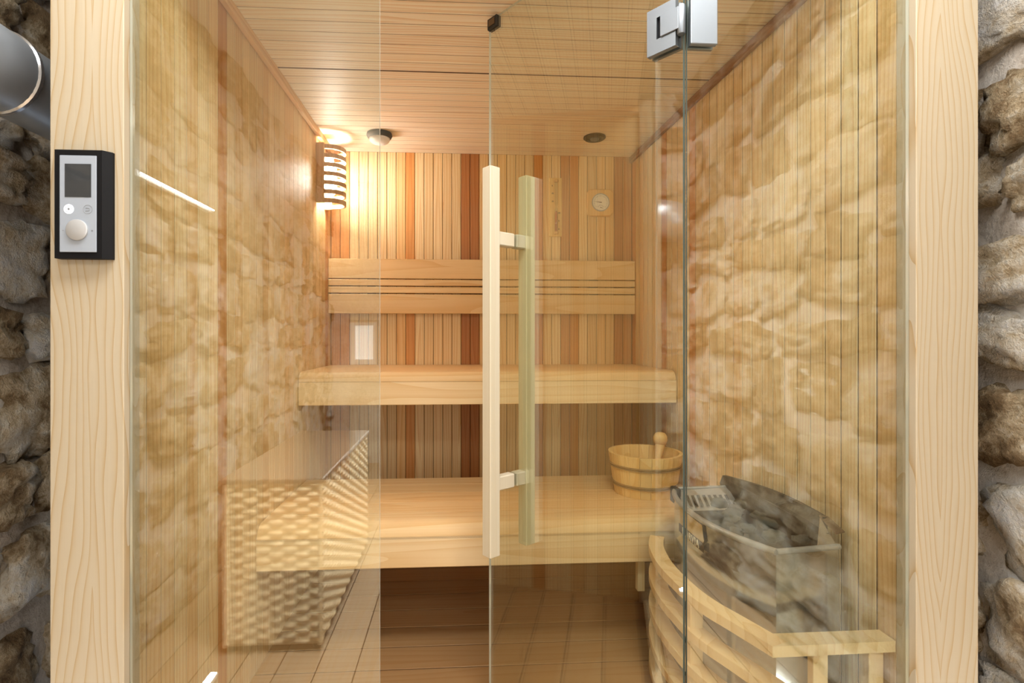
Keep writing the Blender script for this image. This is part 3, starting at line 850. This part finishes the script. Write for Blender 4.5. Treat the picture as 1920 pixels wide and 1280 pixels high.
# ------------------------------------------------------------------ stone passage around and behind the camera
def stone_wall(name, label, xface, sgn, y0, y1, z1, seed):
    """sgn: direction of the visible face (+1 faces +X)"""
    rnd = random.Random(seed)
    NY, NZ = int((y1 - y0) / 0.03), int(z1 / 0.03)
    vs, fs = [], []
    for j in range(NZ + 1):
        for i in range(NY + 1):
            yy = y0 + (y1 - y0) * i / NY; zz = z1 * j / NZ
            d = 0.016 + noise.fractal(Vector((yy * 4, zz * 4, seed)), 1.0, 2.0, 4) * 0.020
            vs.append((xface + sgn * d, yy, zz))
    W = NY + 1
    for j in range(NZ):
        for i in range(NY): fs.append((j * W + i, j * W + i + 1, (j + 1) * W + i + 1, (j + 1) * W + i))
    o_ = len(vs); bx_ = xface - sgn * 0.12
    vs += [(bx_, y0, 0), (bx_, y1, 0), (bx_, y1, z1), (bx_, y0, z1)]
    fs.append((o_, o_ + 1, o_ + 2, o_ + 3))
    m = MB().add(vs, fs)
    wall = m.obj(name, M['mortar'], smooth=True)
    tag(wall, label, 'wall', kind='structure')
    z = 0.0
    row = 0
    while z < z1 - 0.05:
        hgt = rnd.uniform(0.13, 0.22)
        y = y0 - rnd.uniform(0, 0.15)
        while y < y1 - 0.05:
            ln = rnd.uniform(0.16, 0.36)
            hh = hgt * rnd.uniform(0.75, 1.08)
            o = link('stone', STONES[rnd.randrange(len(STONES))], wall)
            o.location = (xface + sgn * rnd.uniform(-0.012, 0.012), y + ln / 2, z + hgt / 2 + rnd.uniform(-.02, .02))
            o.scale = (rnd.uniform(0.040, 0.062), ln / 2 * 1.0, hh / 2 * 1.02)
            o.rotation_euler = (rnd.uniform(-.22, .22), rnd.uniform(-.12, .12), rnd.uniform(-.12, .12))
            y += ln + rnd.uniform(0.0, 0.03)
        z += hgt + 0.012
    return wall
STONES = [rock_mesh(i + 20, 'stone', 4, 'stone', 0.24, 2.4, 0.8) for i in range(10)]
stone_wall('wall_outer_left', 'rough rubble stone wall behind the metal duct', -1.15, 1, -2.6, 2.3, 2.45, 3)
stone_wall('wall_outer_right', 'rough rubble stone wall beside the right post', 1.23, -1, -2.6, 2.3, 2.45, 8)

fo = MB().box((-1.27, -2.66, -0.06), (1.35, 1.049, -0.022)).obj('floor_outer', M['lining'])
tag(fo, 'plank floor of the stone passage in front of the sauna', 'floor', kind='structure')
xx = -1.26
while xx < 1.34:
    o = board('floor_plank', fo, ((1, 0, 0), (0, 0, -1), (0, 1, 0)), (xx + .065, -0.806, -0.011), 0.127, 0.021, 3.70, 0.002, 'bench', tone((0.42, 0.32, 0.22), .08))
    xx += 0.1305
co = MB().box((-1.27, -2.66, 2.45), (1.35, 2.3, 2.52)).obj('ceiling_outer', M['plaster'])
tag(co, 'plastered ceiling of the stone passage', 'ceiling', kind='structure')
we = MB()
for a, b in (((-1.27, -2.72, 0), (-0.97, -2.56, 2.45)), ((-0.72, -2.72, 0), (-0.27, -2.56, 2.45)), ((0.97, -2.72, 0), (1.35, -2.56, 2.45)),
             ((-0.27, -2.72, 2.31), (0.97, -2.56, 2.45)), ((-0.97, -2.72, 0), (-0.72, -2.56, 0.86)), ((-0.97, -2.72, 1.25), (-0.72, -2.56, 2.45))):
    we.box(a, b)
we = we.obj('wall_end', M['mortar'])
tag(we, 'end wall of the stone passage with added glazed doors', 'wall', kind='structure')
def glazed(name, x0, x1, z0, z1, label, bars):
    w_ = thing(name, label, 'window', ((x0 + x1) / 2, -2.64, z0), kind='structure')
    off = ((x0 + x1) / 2, -2.64, z0)
    for a, b in (((x0, -2.67, z0), (x0 + .045, -2.61, z1)), ((x1 - .045, -2.67, z0), (x1, -2.61, z1)), ((x0 + .045, -2.67, z0), (x1 - .045, -2.61, z0 + .045)), ((x0 + .045, -2.67, z1 - .045), (x1 - .045, -2.61, z1))):
        shift(MB().box(a, b, ch=.003), off).obj('frame_bar', M['white'], w_)
    for t in bars:
        xm = x0 + (x1 - x0) * t
        shift(MB().box((xm - .03, -2.67, z0 + .045), (xm + .03, -2.61, z1 - .045), ch=.003), off).obj('frame_bar', M['white'], w_)
    shift(MB().box((x0 + .03, -2.655, z0 + .03), (x1 - .03, -2.645, z1 - .03)), off).obj('pane', M['pane_light'], w_)
glazed('window_3', -0.27, 0.97, 0.0, 2.31, 'added unseen bright glazed double doors at the end of the passage', (0.5,))  # unseen doors, added to go with the frontal fill
glazed('window_4', -0.97, -0.72, 0.86, 1.25, 'small bright window in the end wall', ())
for xx, yy, hw_ in ((0.1, 0.62, 0.80), (0.35, -1.2, 0.50)):  # unseen lamp bodies, added to go with the ceiling lights
    cl_ = thing('added_ceiling_lamp', 'added unseen long flat ceiling lamp of the stone passage' + (' near the glass front' if yy > 0 else ' near the end wall'), 'lamp', (xx, yy, 2.45))
    MB().box((-hw_ - .03, -0.20, -0.014), (hw_ + .03, 0.20, -0.0005), ch=.003).obj('lamp_tray', M['white'], cl_)
    MB().box((-hw_, -0.175, -0.0175), (hw_, 0.175, -0.0142)).obj('diffuser', M['added_lampface'], cl_)

wsh = thing('added_washer', 'added unseen long washer lamp above the glass front', 'lamp', (0.1, 0.95, 2.40))  # fixture body added for the washer light
MB().box((-0.47, -0.01, -0.03), (0.47, 0.03, 0.03), ch=.004).obj('housing', M['white'], wsh)
for sx in (-0.35, 0.35):
    MB().box((sx - .015, 0.0, 0.028), (sx + .015, 0.02, 0.0495)).obj('bracket', M['white'], wsh)

# duct
dct = thing('air_duct', 'galvanised metal air duct running past the left stone wall', 'duct', (-0.955, 1.5, 1.657))
D0 = (-0.955, 1.5, 1.657)
pth = [(-0.955, 2.20, 1.657), (-0.955, 1.16, 1.657)]
shift(MB().tube([(-0.955, 2.20, 1.657), (-0.955, 1.7, 1.657), (-0.955, 1.150, 1.657)], 0.082, 36), D0).obj('pipe', M['zinc'], dct, smooth='auto')
elb = [(-0.955, 1.165, 1.657), (-0.955, 1.05, 1.657)] + [(-0.955 - 0.12 * (1 - math.cos(a)), 1.05 - 0.12 * math.sin(a), 1.657) for a in [PI / 2 * i / 10 for i in range(1, 11)]]
shift(MB().tube(elb, 0.086, 36), D0).obj('elbow', M['zinc'], dct, smooth='auto')
shift(MB().tube([(-0.955, 1.172, 1.657), (-0.955, 1.168, 1.657), (-0.955, 1.160, 1.657), (-0.955, 1.156, 1.657)], [0.085, 0.0895, 0.0895, 0.085], 40), D0).obj('joint_ring', M['zincring'], dct, smooth='auto')

# LED batten on the left stone wall and LED strips on the floor, the right one added to light the stones
lb1 = thing('led_batten', 'slim white light batten on the left stone wall', 'light', (-1.075, 0.03, 1.66))
MB().box((-0.03, -0.27, -0.012), (-0.008, 0.27, 0.012), ch=.003).obj('housing', M['white'], lb1)
MB().lathe([(0.003, -0.26), (0.003, 0.26)], 12, axis='Y').obj('tube', M['led'], lb1)
MB().box((-0.075, -0.01, -0.006), (-0.03, 0.01, 0.006)).obj('bracket', M['white'], lb1)
for lx, ly, lab_ in ((-0.80, 0.66, 'white light strip on the passage floor in front of the wicker chest'), (1.10, 0.82, 'added white light strip on the passage floor along the right stone wall')):
    lb2 = thing('led_strip', lab_, 'light', (lx, ly, 0.0))
    hl_ = 0.28 if lx < 0 else 0.22
    MB().box((-0.014, -hl_, 0.0), (0.014, hl_, 0.012), ch=.002).obj('profile', M['white'], lb2)
    MB().box((-0.010, .005 - hl_, 0.0122), (0.010, hl_ - .005, 0.016)).obj('diffuser', M['led'], lb2)

# wicker seat beside the camera (seen mirrored in the left pane)
ws = thing('wicker_chest', 'tall woven wicker chest with a glossy brown top beside the stone wall', 'chest', (-0.655, -0.215, 0.0))
def weave(nx, nz, lx, lz, fn):
    vs, fs = [], []
    for j in range(nz + 1):
        for i in range(nx + 1):
            a, b = lx * i / nx, lz * j / nz
            row = int(b / 0.019)
            d = 0.012 * abs(math.sin(PI * b / 0.019)) * (0.5 + 0.5 * math.cos(PI * a / 0.045 + PI * row))
            vs.append(fn(a, b, d))
    W = nx + 1
    for j in range(nz):
        for i in range(nx): fs.append((j * W + i, j * W + i + 1, (j + 1) * W + i + 1, (j + 1) * W + i))
    return MB().add(vs, fs)
X0, X1, Y0, Y1, ZT = -0.165, 0.165, -0.465, 0.465, 0.595
weave(60, 150, X1 - X0, ZT - 0.03, lambda a, b, d: (X0 + a, Y1 + d, 0.03 + b)).obj('wicker_panel', M['wicker'], ws, smooth=True)
weave(120, 150, Y1 - Y0, ZT - 0.03, lambda a, b, d: (X1 + d, Y1 - a, 0.03 + b)).obj('wicker_panel', M['wicker'], ws, smooth=True)
MB().box((X0, Y0, 0.03), (X1 - .002, Y1 - .002, ZT)).obj('body', M['wicker'], ws)
for sx in (X0 + .006, X1):
    MB().tube([(sx, Y1 + .002, 0.03), (sx, Y1 + .002, ZT)], 0.009, 8).obj('corner_cane', M['wicker'], ws, smooth='auto')
MB().box((X0 - 0.012, Y0 - .012, ZT), (X1 + 0.012, Y1 + .012, ZT + .018), ch=.004).obj('top_board', M['cushion'], ws)
for sx in (X0 + .02, X1 - .02):
    for sy in (Y0 + .03, Y1 - .03):
        MB().lathe([(0.015, 0.0), (0.015, 0.031)], 10, c=(sx, sy, 0)).obj('foot', M['black'], ws)
